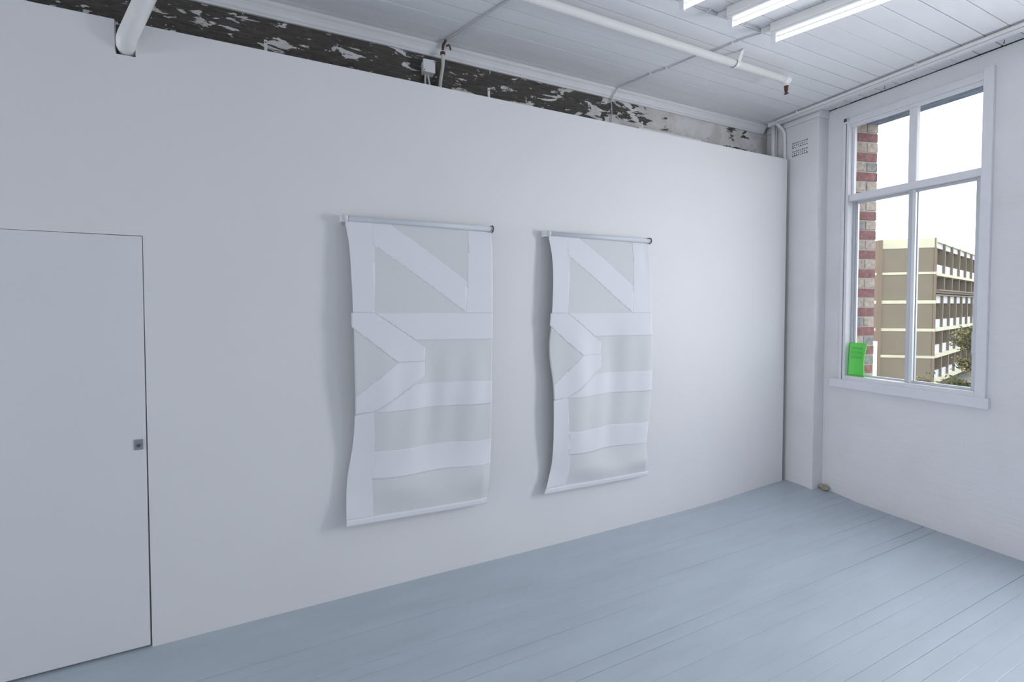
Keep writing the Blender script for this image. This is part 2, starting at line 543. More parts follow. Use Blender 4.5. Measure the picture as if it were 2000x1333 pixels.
door = empty('door_1', (-5.3, 0, 0), 'flush white door cut into the partition, at far left', 'door', kind='structure')
dl = [(-5.694, .013), (XD - .0085, .013), (XD - .0035, HD - .0032), (-5.694, HD - .0008)]
MB().add([(x, .0005, z) for x, z in dl] + [(x, .037, z) for x, z in dl], [(0, 1, 2, 3), (7, 6, 5, 4), (0, 4, 5, 1), (1, 5, 6, 2), (2, 6, 7, 3), (3, 7, 4, 0)]).build('door_leaf', MT['door'], door, bevel=0.0006)
lk = MB()
lk.box(-4.9365, -4.8995, -0.0035, 0.001, 0.9965, 1.0475)
lock = lk.build('lock_plate', MT['lock'], door, bevel=0.0016)
tag(lock, 'grey metal lock plate')
MB().tube([(-4.9165, -0.0025, 1.018), (-4.9165, -0.0075, 1.018)], 0.0095, 18).build('lock_cylinder', MT['lockdark'], lock)
MB().box(-4.9205, -4.9125, -0.0135, -0.006, 1.0165, 1.0195).build('key_slot', MT['hook'], lock)

# ---- window wall
WIN = [(-1.15, -0.385), (-2.77, -2.005), (-4.87, -4.105)]
Z0, Z1 = 1.06, 3.252
wr = MB()
wr.box(XW, 0.5, YR, YB + 0.1, -0.12, Z0)
wr.box(XW, 0.268, YR, YB + 0.1, Z1, H - 0.003)
ys = YB + 0.1
for a, b in WIN:
    wr.box(XW, 0.5, b + 0.015, ys, Z0, Z1); ys = a - 0.012
wr.box(XW, 0.5, YR, ys, Z0, Z1)
wall_right = tag(wr.build('wall_right', MT['brickwhite']), 'white painted brick wall with the window', 'wall', kind='structure')
for a, b in WIN:
    MB().box(0.268, 0.5, a - 0.3, b + 0.3, 3.268, H + 0.02).build('lintel', MT['lintel'], wall_right)
MB().box(0.055, XW + 0.001, -0.22, YB + 0.05, -0.03, 3.362).build('pilaster', MT['brickwhite'], wall_right, bevel=0.006)
MB().box(0.047, XW + 0.001, -0.228, YB + 0.05, 3.362, H + 0.002).build('pilaster_capital', MT['trim'], wall_right, bevel=0.004)
# splayed brick reveal outside the glass
ang = math.atan2(-0.209, 0.978)
Mr = Matrix.Translation(Vector((0.28, -0.395, 0))) @ Matrix.Rotation(ang, 4, 'Z')
MB().box(0.0, 0.222, 0.006, 0.06, 0.9, 3.4, Mr).build('mortar_bed', MT['mortar'], wall_right)
zr = 1.126 - 0.0845 * 1.5
k = 0
while zr < 3.27:
    z0, z1 = zr + 0.0055, zr + 0.0845 - 0.0055
    red = (k % 2 == 1)
    if red: cells = [(-0.012, 0.2225)]
    else: cells = [(-0.012, 0.100 + random.uniform(-0.006, 0.004)), (0.1135, 0.2225)]
    for c0, c1 in cells:
        j = [random.uniform(-0.0015, 0.0025) for _ in range(6)]
        mm = MT['redbrick'] if red else random.choice([MT['creambrick'], MT['creambrick'], MT['greybrick']])
        MB().box(c0 + j[0], c1 + j[1], j[4], 0.05, z0 + j[2], z1 + j[3], Mr).build('brick', mm, wall_right, bevel=0.0025)
    zr += 0.0845; k += 1
# perforated air bricks high on the pilaster
for zb in (3.148, 3.072):
    vb = MB(); hb = MB()
    y0, y1, zt = -0.142, -0.004, zb + 0.058
    base = vb.box(0.0545, 0.058, y0, y1, zb, zt).build('air_brick', MT['brickwhite'], wall_right)
    for r_ in range(3):
        for c in range(8):
            yy = y0 + 0.011 + c * 0.0165 + (0.004 if r_ == 1 else 0)
            zz = zb + 0.0095 + r_ * 0.0195
            if yy > y1 - 0.004 or random.random() < 0.06: continue
            s = random.uniform(0.0036, 0.0056) * (0.8 if r_ == 1 else 1)
            hb.box(0.0541, 0.0547, yy - s, yy + s, zz - s * 1.05, zz + s * 1.05)
    hb.build('vent_holes', MT['gap'], base)

# ---- cornice along the old wall
prof = [(0.0, 0.0), (-0.052, 0.0), (-0.052, -0.010), (-0.047, -0.016), (-0.036, -0.024), (-0.026, -0.037), (-0.020, -0.054), (-0.012, -0.060), (-0.012, -0.070), (0.0, -0.070)]
vs, fs = [], []
xs2 = [XL, -6, -4.4, -3.6, -2.8, -2.0, -1.2, -0.6, -0.02]
for x in xs2:
    w = 0.002 * math.sin(x * 3.1)
    for a, b in prof: vs.append((x, YB + a, H - 0.0015 + b + (w if b < -0.005 else 0)))
n = len(prof)
for a in range(len(xs2) - 1):
    for k in range(n): fs.append((a * n + k, a * n + (k + 1) % n, (a + 1) * n + (k + 1) % n, (a + 1) * n + k))
fs.append(tuple(range(n))); fs.append(tuple((len(xs2) - 1) * n + k for k in reversed(range(n))))
tag(MB().add(vs, fs).build('trim_1', MT['cornice']), 'white moulded cornice between the ceiling and the peeling wall', 'cornice', kind='structure')
# ---- ceiling batten along the window wall
tag(MB().box(-0.052, 0.004, YR, 0.15, 3.398, H + 0.003).build('trim_2', MT['trim'], bevel=0.004), 'white ceiling batten running beside the window wall', 'batten', kind='structure')

# ================================================================== WINDOW
def build_window():
    w = empty('window_1', (XW, -0.765, Z0), 'white framed window looking out on a tan building', 'window', kind='structure')
    # casing boards on the wall face
    MB().box(0.176, XW, -0.362, -0.342, 1.045, 3.300).build('casing', MT['frame'], w, bevel=0.002)
    MB().box(0.180, XW, -0.386, -0.3668, 1.045, 3.292).build('casing', MT['frame'], w, bevel=0.002)
    MB().box(0.180, XW, -1.147, -0.386, 3.247, 3.300).build('casing', MT['frame'], w, bevel=0.003)
    MB().box(0.168, XW, -1.196, -1.147, 1.045, 3.318).build('casing', MT['frame'], w, bevel=0.003)
    MB().tube([(0.192, -0.3655, 1.05), (0.192, -0.3655, 3.27)], 0.0022, 6).build('sash_cord', MT['cable'], w)
    p = MB().box(0.166, 0.182, -0.377, -0.348, 3.258, 3.305).build('cord_pulley', MT['plastic'], w, bevel=0.002)
    MB().box(0.1645, 0.1665, -0.374, -0.351, 3.273, 3.301).build('pulley_slot', MT['hook'], p)
    # jamb linings, ledge and apron
    MB().box(0.196, 0.300, -0.386, -0.371, 1.06, 3.235).build('jamb', MT['frame'], w)
    MB().box(0.196, 0.300, -1.160, -1.147, 1.06, 3.235).build('jamb', MT['frame'], w)
    MB().box(0.196, 0.228, -1.160, -0.371, 3.222, 3.2525).build('head_jamb', MT['frame'], w)
    MB().box(0.180, 0.300, -1.147, -0.386, 1.045, 1.083).build('sill', MT['frame'], w, bevel=0.003)
    MB().box(0.160, XW, -1.213, -0.283, 0.975, 1.048).build('apron', MT['frame'], w, bevel=0.003)
    MB().box(0.300, 0.53, -1.15, -0.42, 1.035, 1.062).build('outer_sill', MT['timber'], w)
    # fixed upper light
    MB().box(0.192, 0.292, -1.147, -0.386, 2.592, 2.648).build('transom', MT['frame'], w, bevel=0.003)
    MB().box(0.214, 0.262, -0.800, -0.753, 2.648, 3.25).build('mullion', MT['frame'], w, bevel=0.004)
    MB().box(0.226, 0.262, -0.403, -0.386, 2.648, 3.25).build('stile', MT['frame'], w, bevel=0.002)
    MB().box(0.226, 0.262, -1.147, -0.403, 3.236, 3.2525).build('top_rail', MT['frame'], w, bevel=0.002)
    MB().box(0.242, 0.246, -0.754, -0.401, 2.646, 3.238).build('glass_pane', MT['glass'], w)
    MB().box(0.242, 0.246, -1.147, -0.799, 2.646, 3.238).build('glass_pane', MT['glass'], w)
    # two sliding metal sashes below
    s = MB()
    s.box(0.264, 0.286, -0.420, -0.404, 1.083, 2.592); s.box(0.258, 0.290, -0.404, -0.386, 1.083, 2.592)
    s.box(0.264, 0.286, -0.800, -0.772, 1.083, 2.592)
    s.box(0.264, 0.286, -0.772, -0.420, 1.083, 1.097); s.box(0.264, 0.286, -0.772, -0.420, 2.572, 2.592)
    s1 = s.build('sash', MT['alu'], w, bevel=0.0015)
    MB().box(0.273, 0.277, -0.774, -0.418, 1.095, 2.574).build('glass_pane', MT['glass'], s1)
    s = MB()
    s.box(0.226, 0.250, -0.779, -0.757, 1.068, 2.592)
    s.box(0.230, 0.252, -1.131, -1.110, 1.083, 2.592)
    s.box(0.230, 0.252, -1.110, -0.798, 1.083, 1.103); s.box(0.230, 0.252, -1.110, -0.798, 2.572, 2.592)
    s2 = s.build('sash', MT['alu'], w, bevel=0.0015)
    MB().box(0.224, 0.248, -0.799, -0.7795, 1.083, 2.592).build('stile_bead', MT['alu_light'], s2, bevel=0.0015)
    MB().box(0.239, 0.243, -1.112, -0.796, 1.101, 2.574).build('glass_pane', MT['glass'], s2)
    MB().box(0.222, 0.256, -1.147, -1.136, 1.083, 2.592).build('sash_channel', MT['alu_light'], w)
    tag(MB().box(0.210, 0.232, -1.139, -1.112, 1.352, 1.500).build('latch', MT['alu'], w, bevel=0.002), 'grey metal sash latch')
    return w
win = build_window()
for k, dy in ((2, -1.62), (3, -3.72)):
    w2 = dup_tree(win, off=(0, dy, 0))
    w2.name = 'window_%d' % k
    w2['label'] = ('white framed window on the window wall, second from the corner', 'white framed window on the window wall, third from the corner')[k - 2]

# ================================================================== FABRIC HANGINGS
ZT = 2.155
def itp(tab, v):
    if v <= tab[0][0]: 
        (a, x), (b, y) = tab[0], tab[1]
        return x
    for (a, x), (b, y) in zip(tab, tab[1:]):
        if v <= b:
            return x + (y - x) * (v - a) / (b - a)
    return tab[-1][1]
def smooth_tab(tab, n=60, it=6):
    vals = [itp(tab, i / n) for i in range(n + 1)]
    for _ in range(it):
        vals = [vals[0]] + [(vals[i - 1] + 2 * vals[i] + vals[i + 1]) / 4 for i in range(1, n)] + [vals[-1]]
    return [(i / n, vals[i]) for i in range(n + 1)]
HANG = {
 'b1': dict(L=[(0, -3.942), (.0283, -3.9322), (.0704, -3.9227), (.2044, -3.9123), (.3133, -3.9078), (.4393, -3.9062), (.5574, -3.9029), (.6083, -3.901), (.7124, -3.9095), (.7815, -3.9264), (.8399, -3.9468), (.8988, -3.9523), (1, -3.956)],
            R=[(0, -3.0466), (.0398, -3.0371), (.1911, -3.0317), (.3631, -3.0321), (.4591, -3.0337), (.5748, -3.0372), (.7483, -3.0487), (.8632, -3.0615), (.9574, -3.0758), (1, -3.0852)],
            dL=[(0, .055), (.1, .075), (.35, .085), (.6, .09), (.8, .06), (.9, .065), (1, .07)], dR=[(0, .045), (.3, .035), (.7, .03), (.9, .035), (1, .045)], zL=.4477, zR=.4125),
 'b2': dict(L=[(0, -2.6146), (.0658, -2.5984), (.151, -2.5963), (.2577, -2.6016), (.3547, -2.6106), (.4003, -2.6238), (.4722, -2.6161), (.558, -2.5919), (.6428, -2.5903), (.7882, -2.5878), (.9005, -2.5882), (.9647, -2.6275), (1, -2.6473)],
            R=[(0, -1.7182), (.0957, -1.6925), (.2555, -1.6789), (.3763, -1.6764), (.5295, -1.6683), (.6349, -1.6791), (.7137, -1.7064), (.7918, -1.7334), (.8565, -1.749), (.9355, -1.7279), (1, -1.7048)],
            dL=[(0, .055), (.1, .08), (.3, .085), (.45, .07), (.65, .095), (.85, .085), (.94, .06), (1, .055)], dR=[(0, .045), (.3, .035), (.6, .03), (.8, .05), (.92, .04), (1, .045)], zL=.3964, zR=.378),
}
for D in HANG.values():
    for k in ('L', 'R'): D[k] = smooth_tab(D[k], it=4)
    for k in ('dL', 'dR'): D[k] = smooth_tab(D[k], it=12)
def gs(x, s): return math.exp(-(x / s) ** 2)
def surf(key, u, v, off=0.0):
    D = HANG[key]
    x = (1 - u) * itp(D['L'], v) + u * itp(D['R'], v)
    z = ZT - v * (ZT - ((1 - u) * D['zL'] + u * D['zR']))
    d = (1 - u) * itp(D['dL'], v) + u * itp(D['dR'], v)
    if key == 'b1':
        d += .021 * sm(.3, .7, v) * (1 - sm(.88, .985, v)) * math.sin(2 * math.pi * (1.55 * u - .18 - .25 * (v - .7)))
        d += .0048 * sm(.36, .5, v) * (1 - sm(.7, .85, v)) * math.sin(2 * math.pi * (4.6 * u + .6 * v))
        d += .028 * gs(v - .9, .07) * sm(.05, .6, u) * (1 - sm(.93, 1, u) * .7)
    else:
        d += .021 * sm(.15, .5, v) * (1 - sm(.9, .985, v)) * math.sin(2 * math.pi * (1.5 * u - .12 - .15 * (v - .5)))
        d += .005 * sm(.3, .45, v) * (1 - sm(.75, .9, v)) * math.sin(2 * math.pi * (4.2 * u + .4 * v))
        d += .03 * gs(v - .93, .05) * sm(.1, .5, u) * (1 - sm(.95, 1, u) * .7)
        d -= .012 * gs(u - .95, .05) * gs(v - .06, .05)
    return Vector((x, -max(d, .012) - off, z))

def cloth_piece(key, name, poly, m, parent, off, thick, du=0.015, dv=0.0075):
    bm = bmesh.new()
    bm.faces.new([bm.verts.new((u, v, 0)) for u, v in poly])
    us = [p[0] for p in poly]; vv = [p[1] for p in poly]
    def cuts(lo, hi, st, ax):
        k = math.floor(lo / st) + 1
        while k * st < hi - 1e-5:
            co = [0, 0, 0]; no = [0, 0, 0]; co[ax] = k * st; no[ax] = 1
            bmesh.ops.bisect_plane(bm, geom=bm.verts[:] + bm.edges[:] + bm.faces[:], plane_co=co, plane_no=no, dist=1e-6)
            k += 1
    cuts(min(us), max(us), du, 0)
    cuts(min(vv), max(vv), dv, 1)
    for f in bm.faces: f.smooth = True
    for v in bm.verts: v.co = surf(key, v.co.x, v.co.y, off)
    bmesh.ops.recalc_face_normals(bm, faces=bm.faces)
    if sum(f.normal.y for f in bm.faces) > 0: bmesh.ops.reverse_faces(bm, faces=bm.faces)
    me = bpy.data.meshes.new(name)
    bm.to_mesh(me); bm.free()
    me.materials.append(m)
    o = bpy.data.objects.new(name, me); COL.objects.link(o)
    o.parent = parent
    o.matrix_parent_inverse = Matrix.Translation(-world_loc(parent))
    so = o.modifiers.new('thickness', 'SOLIDIFY'); so.thickness = thick; so.offset = -1
    return o

SEAM = 0.291
def hanging(key, x0, x1, label):
    root = empty('fabric_hanging', ((x0 + x1) / 2, 0, 2.19), label, 'wall hanging', 'pieced fabric hangings on the white wall')
    cloth_piece(key, 'fabric_sheet', [(0, -.012), (1, -.012), (1, .995), (0, .995)], MT['canvas'], root, 0.0, 0.0012)
    S = lambda poly, off=0.0006: cloth_piece(key, 'fabric_strip', poly, MT['strip'], root, off, 0.0005)
    lt, lb = .163, .134
    S([(-.002, -.010), (lt, -.010), (lb, SEAM), (-.002, SEAM)])
    S([(.819, -.010), (1.002, -.010), (1.002, SEAM), (.785, SEAM)])
    S([(.163, -.010), (.278, -.010), (.797, .178), (.786, .2885), (.784, .2885), (.146, .0625)])
    # second tier
    S([(.1345, SEAM), (1.003, SEAM), (1.002, .388), (.412, .386)], 0.0010)
    S([(-.014, SEAM), (.133, SEAM), (.479, .4125), (.472, .459), (.277, .459), (-.013, .337)], 0.0010)
    S([(.277, .461), (.472, .461), (.472, .512), (.128, .6225), (.004, .630), (.003, .571)], 0.0010)
    S([(.398, .538), (.997, .5405), (.995, .629), (.507, .626), (.130, .626)], 0.0006)
    S([(-.002, .633), (.120, .6255), (.172, .978), (-.002, .978)])
    S([(.133, .760), (.60, .759), (1.002, .760), (1.002, .8495), (.60, .854), (.146, .854)], 0.0006)
    # hem with the bottom bar inside
    pts, n = [], 40
    hm = MB(); ring = []
    for i in range(n + 1):
        u = i / n
        a = surf(key, u, .978); b = surf(key, u, 1.0)
        for (t, d) in ((0, -.004), (0, .004), (.25, .008), (.8, .008), (1, .004), (1, -.004), (.8, -.007), (.25, -.007)):
            q = a.lerp(b, t); ring.append((q.x, q.y - d - .001, q.z))
    fs = []
    for i in range(n):
        for k in range(8): fs.append((i * 8 + k, i * 8 + (k + 1) % 8, (i + 1) * 8 + (k + 1) % 8, (i + 1) * 8 + k))
    fs.append(tuple(range(8))); fs.append(tuple(n * 8 + k for k in reversed(range(8))))
    hm.add(ring, fs, False).build('hem_bar', MT['strip'], root)
    # rod and its two wall brackets
    y, z = -.052, 2.189
    MB().tube([(x0 + .024, y, z), (x1 - .012, y, z)], .0165, 20).build('rod', MT['rod'], root)
    br = MB().box(x0 - .012, x0 + .014, -.056, -.0005, z - .021, z + .024)
    br = br.build('bracket', MT['plastic'], root, bevel=0.004)
    MB().tube([(x0 + .010, y, z), (x0 + .0275, y, z)], [.0195, .0175], 16).build('bracket_socket', MT['plastic'], br)
    # open dark hook cradling the far end
    pts = [(x1 - .010, -.0005, z + .021), (x1 - .006, -.03, z + .0215)]
    for k in range(9):
        a = R(100 - k * 27.5)
        pts.append((x1 - .005, y - .0205 * math.cos(a) * 1.0 if False else y - .0205 * math.sin(R(-10 + k * 25)), z + .0205 * math.cos(R(-10 + k * 25))))
    hk = MB().tube(pts, .0042, 8).build('hook_bracket', MT['hook'], root)
    tag(hk, 'dark metal hook holding the rod end')
    MB().tube([(x1 - .013, y, z), (x1 + .001, y, z)], .0125, 14).build('rod_cap', MT['plastic'], root)
    return root
hanging('b1', -3.957, -3.035, 'fabric hanging nearest the door, pieced in white and pale grey, hung from a pale rod')
hanging('b2', -2.633, -1.712, 'fabric hanging nearest the window, pieced in white and pale grey, with wavy edges')

# ================================================================== CEILING SERVICES
def lamp(ex, ey, label):
    ang_ = R(-66.0)
    Mx = Matrix.Translation(Vector((ex, ey, 0))) @ Matrix.Rotation(ang_, 4, 'Z')
    root = empty('ceiling_lamp', (ex, ey, H), label, 'lamp', 'fluorescent batten lamps on the ceiling')
    MB().box(0.0, 1.24, -.036, .036, 3.376, H, Mx).build('lamp_body', MT['lampbody'], root, bevel=0.004)
    MB().box(0.004, 1.236, -.026, .026, 3.366, 3.378, Mx).build('reflector', MT['lampbody'], root)
    for a in (.004, 1.212):
        h = MB().box(a, a + .024, -.017, .017, 3.318, 3.368, Mx).build('lamp_holder', MT['plastic'], root, bevel=0.003)
        x = a - .0008 if a < .5 else a + .024
        MB().box(x, x + .0012, -.006, .006, 3.350, 3.361, Mx).build('holder_slot', MT['hook'], h)
    MB().tube([Mx @ Vector((.029, 0, 3.334)), Mx @ Vector((1.211, 0, 3.334))], .0115, 16).build('lamp_tube', MT['tube'], root)
    MB().box(-.05, -.002, -.014, .014, 3.408, H, Mx).build('cable_gland', MT['plastic'], root, bevel=0.003)
    return root
lamp(-1.462, -0.765, 'fluorescent lamp nearest the window, showing its full end')
lamp(-1.842, -0.760, 'fluorescent lamp in the middle of the three')
lamp(-2.222, -0.755, 'fluorescent lamp farthest from the window, only its tip showing')

# sprinkler pipe
YP, ZP, RP = -0.485, 3.364, 0.0235
sp = empty('sprinkler_pipe', (-3.0, YP, H), 'white sprinkler pipe under the ceiling with a drop head', 'pipe')
MB().tube([(XL + .02, YP, ZP), (-0.845, YP, ZP)], RP, 20).build('pipe', MT['pipe'], sp)
MB().tube([(-0.872, YP, ZP), (-0.815, YP, ZP)], [RP + .004, RP + .004], 20).build('elbow', MT['pipe'], sp, bevel=.004)
MB().tube([(-0.838, YP, ZP - .010), (-0.838, YP, ZP - .045)], .0150, 16).build('drop', MT['pipe'], sp)
hd = MB()
hd.tube([(-0.838, YP, ZP - .043), (-0.838, YP, ZP - .048), (-0.838, YP, ZP - .049), (-0.838, YP, ZP - .066), (-0.838, YP, ZP - .084), (-0.838, YP, ZP - .096)], [.0155, .0155, .0115, .013, .009, .0055], 12)
hd.tube([(-0.838, YP, ZP - .096), (-0.838, YP, ZP - .099)], .015, 14)
tag(hd.build('sprinkler_head', MT['brass'], sp), 'red brown metal sprinkler head')
for hx in (-1.39, -3.08):
    pts = [(hx, YP - .066, H - .001), (hx, YP - .050, H - .006), (hx, YP - RP - .006, ZP + .012)]
    for k in range(7): 
        a = R(170 + k * 33)
        pts.append((hx, YP + (RP + .004) * math.cos(a), ZP + (RP + .004) * math.sin(a)))
    hv = MB()
    vs = []
    for q in pts: vs += [(q[0] - .013, q[1], q[2]), (q[0] + .013, q[1], q[2])]
    hv.add(vs, [(2 * i, 2 * i + 1, 2 * i + 3, 2 * i + 2) for i in range(len(pts) - 1)])
    o = hv.build('hanger', MT['pipe'], sp)
    s_ = o.modifiers.new('t', 'SOLIDIFY'); s_.thickness = .003
# slot burnt into the ceiling beside the pipe hanger
tag(MB().box(-1.62, -1.50, -0.402, -0.392, H - .0012, H + .002).build('ceiling_slot', MT['cable'], ceiling), 'dark slot cut in a ceiling board')

# ---- cable from the lamps, clipped along the ceiling and down the old wall
cb = empty('ceiling_cable', (-1.6, -0.4, H), 'thin grey cable clipped across the ceiling from lamp to old wall', 'cable')
zc = H - .006
p1 = [(-1.455, -.722, zc - .004), (-1.50, -.64, zc), (-1.53, -.57, zc), (-1.575, -.46, zc - .002), (-1.625, -.39, zc + .001), (-1.66, -.30, zc), (-1.705, -.19, zc - .002), (-1.755, -.09, zc), (-1.80, .03, zc), (-1.838, .13, zc), (-1.85, .157, zc - .006), (-1.86, .172, zc - .030), (-1.868, .196, zc - .058), (-1.868, .208, zc - .10), (-1.860, .210, zc - .17), (-1.866, .209, zc - .24), (-1.88, .207, zc - .36)]
def spline(pts, m=5):
    P = [Vector(q) for q in pts]; out = []
    for i in range(len(P) - 1):
        a, b, c, d = P[max(i - 1, 0)], P[i], P[i + 1], P[min(i + 2, len(P) - 1)]
        for k in range(m):
            t = k / m
            out.append(.5 * ((2 * b) + (c - a) * t + (2 * a - 5 * b + 4 * c - d) * t * t + (3 * b - a - 3 * c + d) * t ** 3))
    return out + [P[-1]]
MB().tube(spline(p1), .0042, 8).build('cable_run', MT['cable'], cb)
for q in (p1[2], p1[4], p1[7], p1[6]):
    MB().box(q[0] - .011, q[0] + .011, q[1] - .003, q[1] + .003, H - .013, H + .0005).build('cable_clip', MT['plastic'], cb)
cl = empty('lamp_link_cable', (-1.65, -.73, H), 'short grey cable linking the ends of the fluorescent lamps', 'cable')
p2 = [(-1.48, -.716, zc), (-1.56, -.728, zc - .001), (-1.66, -.722, zc), (-1.76, -.722, zc - .001), (-1.846, -.716, zc), (-1.95, -.722, zc), (-2.06, -.712, zc - .001), (-2.16, -.716, zc), (-2.225, -.706, zc)]
MB().tube(spline(p2), .0042, 8).build('cable_run', MT['cable'], cl)
for q in (p2[2], p2[5]):
    MB().box(q[0] - .003, q[0] + .003, q[1] - .010, q[1] + .010, H - .012, H + .0005).build('cable_clip', MT['plastic'], cl)

# ---- rusty-jointed conduit coming across the ceiling and down beside the junction box
cd = empty('wall_conduit', (-3.30, .15, H), 'pale conduit with rusty joint beside the junction box', 'pipe')
MB().tube(spline([(-2.72, -1.1, H - .006), (-2.90, -.70, H - .006), (-3.078, -.341, H - .006), (-3.20, -.08, H - .006), (-3.292, .120, H - .006)]), .0052, 10).build('ceiling_conduit', MT['cable'], cd)
MB().tube(spline([(-3.292, .11, H - .010), (-3.298, .150, H - .020), (-3.298, .158, H - .045)]), .0085, 10).build('rusty_elbow', MT['rust'], cd)
MB().tube([(-3.275, .150, H - .022), (-3.262, .146, H - .012), (-3.25, .150, H - .022), (-3.247, .150, H - .040)], .006, 8).build('rusty_clip', MT['rust'], cd)
MB().tube([(-3.298, .160, H - .062), (-3.298, .160, H - .076)], .017, 12).build('rusty_collar', MT['rust'], cd)
MB().tube(spline([(-3.298, .160, H - .075), (-3.292, .176, H - .13), (-3.296, .190, H - .18), (-3.306, .195, H - .26), (-3.312, .196, H - .42)]), .0115, 12).build('conduit', MT['conduit'], cd)

# ---- junction box on the old wall
jb = empty('junction_box', (-3.40, YB, 3.26), 'small white square junction box on the peeling wall', 'junction box')
jo = MB().box(-3.428, -3.352, .165, YB, 3.222, 3.300).build('box_body', MT['plastic'], jb, bevel=.003)
MB().box(-3.430, -3.350, .159, .166, 3.220, 3.302).build('box_lid', MT['plastic'], jb, bevel=.002)
for sx_, sz_ in ((-3.357, 3.293), (-3.423, 3.230)): MB().tube([(sx_, .1600, sz_), (sx_, .1575, sz_)], .0038, 8).build('screw', MT['hook'], jb)
MB().tube(spline([(-3.405, .20, 3.225), (-3.407, .203, 3.17), (-3.400, .203, 3.10), (-3.398, .203, 3.0)]), .007, 8).build('box_cable', MT['conduit'], jb)
MB().tube(spline([(-3.39, .20, 3.225), (-3.378, .203, 3.17), (-3.362, .203, 3.10), (-3.355, .203, 3.0)]), .007, 8).build('box_cable', MT['conduit'], jb)

# ---- steel straps that tie the partition back
for k, (sx_, lab) in enumerate(((-4.34, 'steel strap above the partition nearest the door'), (-2.992, 'steel strap above the partition, right of the junction box'), (-1.65, 'steel strap above the partition beside the pale timber block'))):
    s = MB().box(sx_ - .008, sx_ + .008, .100, .104, 2.98, 3.166)
    s.box(sx_ - .008, sx_ + .008, .020, .104, 2.976, 2.98)
    o = s.build('strap', MT['timber']); tag(o, lab, 'bracket', 'steel straps tying the partition to the old wall')
    MB().tube([(sx_, .100, 3.152), (sx_, .0985, 3.152)], .0042, 8).build('strap_hole', MT['hook'], o)

# ---- fat pipe rising out of the notch
pp = empty('vent_pipe', (-4.935, 0, 2.94), 'fat white pipe rising out of the notch in the partition', 'pipe')
P0 = Vector((-4.931, .10, 2.936)); P1 = Vector((-4.931, -.018, 2.934)); dd = Vector((.103, -.068, .190)).normalized()
pts = [P0] + arc(P1 + Vector((0, .045, 0)), P1, P1 + dd * .05, 8) + [P1 + dd * .3, P1 + dd * .515]
MB().tube(pts, .0375, 28).build('pipe', MT['pipe'], pp)

# ---- corner conduits
c1 = empty('corner_conduit', (0.0, .1, H), 'white conduit running beside the ceiling batten and bending into the corner', 'pipe')
yA = .035
run = [(-.070, YR + .02, H - .015), (-.070, .03, H - .015)]
bend = arc((-.070, .03, H - .015), (-.068, .075, H - .015), (-.045, .075, H - .022)) + arc((-.01, .066, H - .055), (.036, .052, H - .088), (.036, .050, H - .14))
MB().tube(run + bend[1:] + [(.034, .046, 3.2), (.033, .046, 2.6)], .0135, 14).build('conduit', MT['pipe'], c1)
for y in (-.12, -.9, -1.9): MB().box(-.088, -.052, y - .007, y + .007, H - .031, H - .0003).build('saddle', MT['pipe'], c1, bevel=.002)
c2 = empty('corner_riser', (0.0, .12, H), 'pair of white risers dropping behind the partition in the corner', 'pipe')
MB().tube([(-.008, .125, H - .012), (-.010, .125, 3.2), (-.014, .125, 2.6)], .016, 14).build('riser', MT['pipe'], c2)
MB().box(.010, .036, .115, .142, 2.6, H - .03).build('riser', MT['pipe'], c2)

# ---- small ceiling hooks near the window
for hx, hy, lab in ((.112, -.645, 'small dark ceiling hook above the window, near its left end'), (.10, -1.255, 'small dark ceiling hook beyond the right end of the window')):
    o = empty('ceiling_hook', (hx, hy, H), lab, 'hook', 'small hooks in the ceiling by the window wall')
    MB().tube([(hx, hy, H + .002), (hx, hy, H - .012)] + [(hx - .006 + .006 * math.cos(a), hy, H - .018 - .006 * math.sin(a)) for a in [R(d) for d in range(0, 200, 25)]], .0018, 6).build('hook', MT['hook'], o)

# ================================================================== SMALL THINGS
# green booklet leaning in the window
bk = empty('green_booklet', (.215, -.45, 1.083), 'bright green booklet with printed paragraphs standing on the window ledge', 'booklet')
def sheet(name, x_off, m, thick, yl=-.389, yr=-.516, h=.284, uvs=True):
    nu, nv = 14, 18
    vs, fs, uv = [], [], []
    for j in range(nv + 1):
        t = j / nv
        for i in range(nu + 1):
            s = i / nu
            y = yl + (yr - yl) * s + .011 * s * math.sin(math.pi * min(1, t * 1.05)) + .004 * s * (1 - t)
            x = .222 + .030 * t * .8 + x_off + .012 * math.sin(math.pi * s) * (1 - .3 * t) - .016 * s * s
            vs.append((x, y, 1.0845 + h * t)); uv.append((s, 1 - t))
    for j in range(nv):
        for i in range(nu):
            a = j * (nu + 1) + i
            fs.append((a, a + 1, a + nu + 2, a + nu + 1))
    mb = MB().add(vs, fs, True)
    me = bpy.data.meshes.new(name); me.from_pydata(vs, [], fs)
    me.polygons.foreach_set('use_smooth', [True] * len(fs))
    l = me.uv_layers.new(name='UVMap')
    for lp in me.loops: l.data[lp.index].uv = uv[lp.vertex_index]
    me.materials.append(m)
    o = bpy.data.objects.new(name, me); COL.objects.link(o)
    o.parent = bk; o.matrix_parent_inverse = Matrix.Translation(-world_loc(bk))
    q = o.modifiers.new('t', 'SOLIDIFY'); q.thickness = thick; q.offset = 0
    return o
sheet('front_cover', -.004, MT['green'], .0012)
sheet('pages', 0.0005, MT['paper'], .006, yl=-.390, yr=-.5145, h=.281)
sheet('back_cover', .0050, MT['green'], .0012)

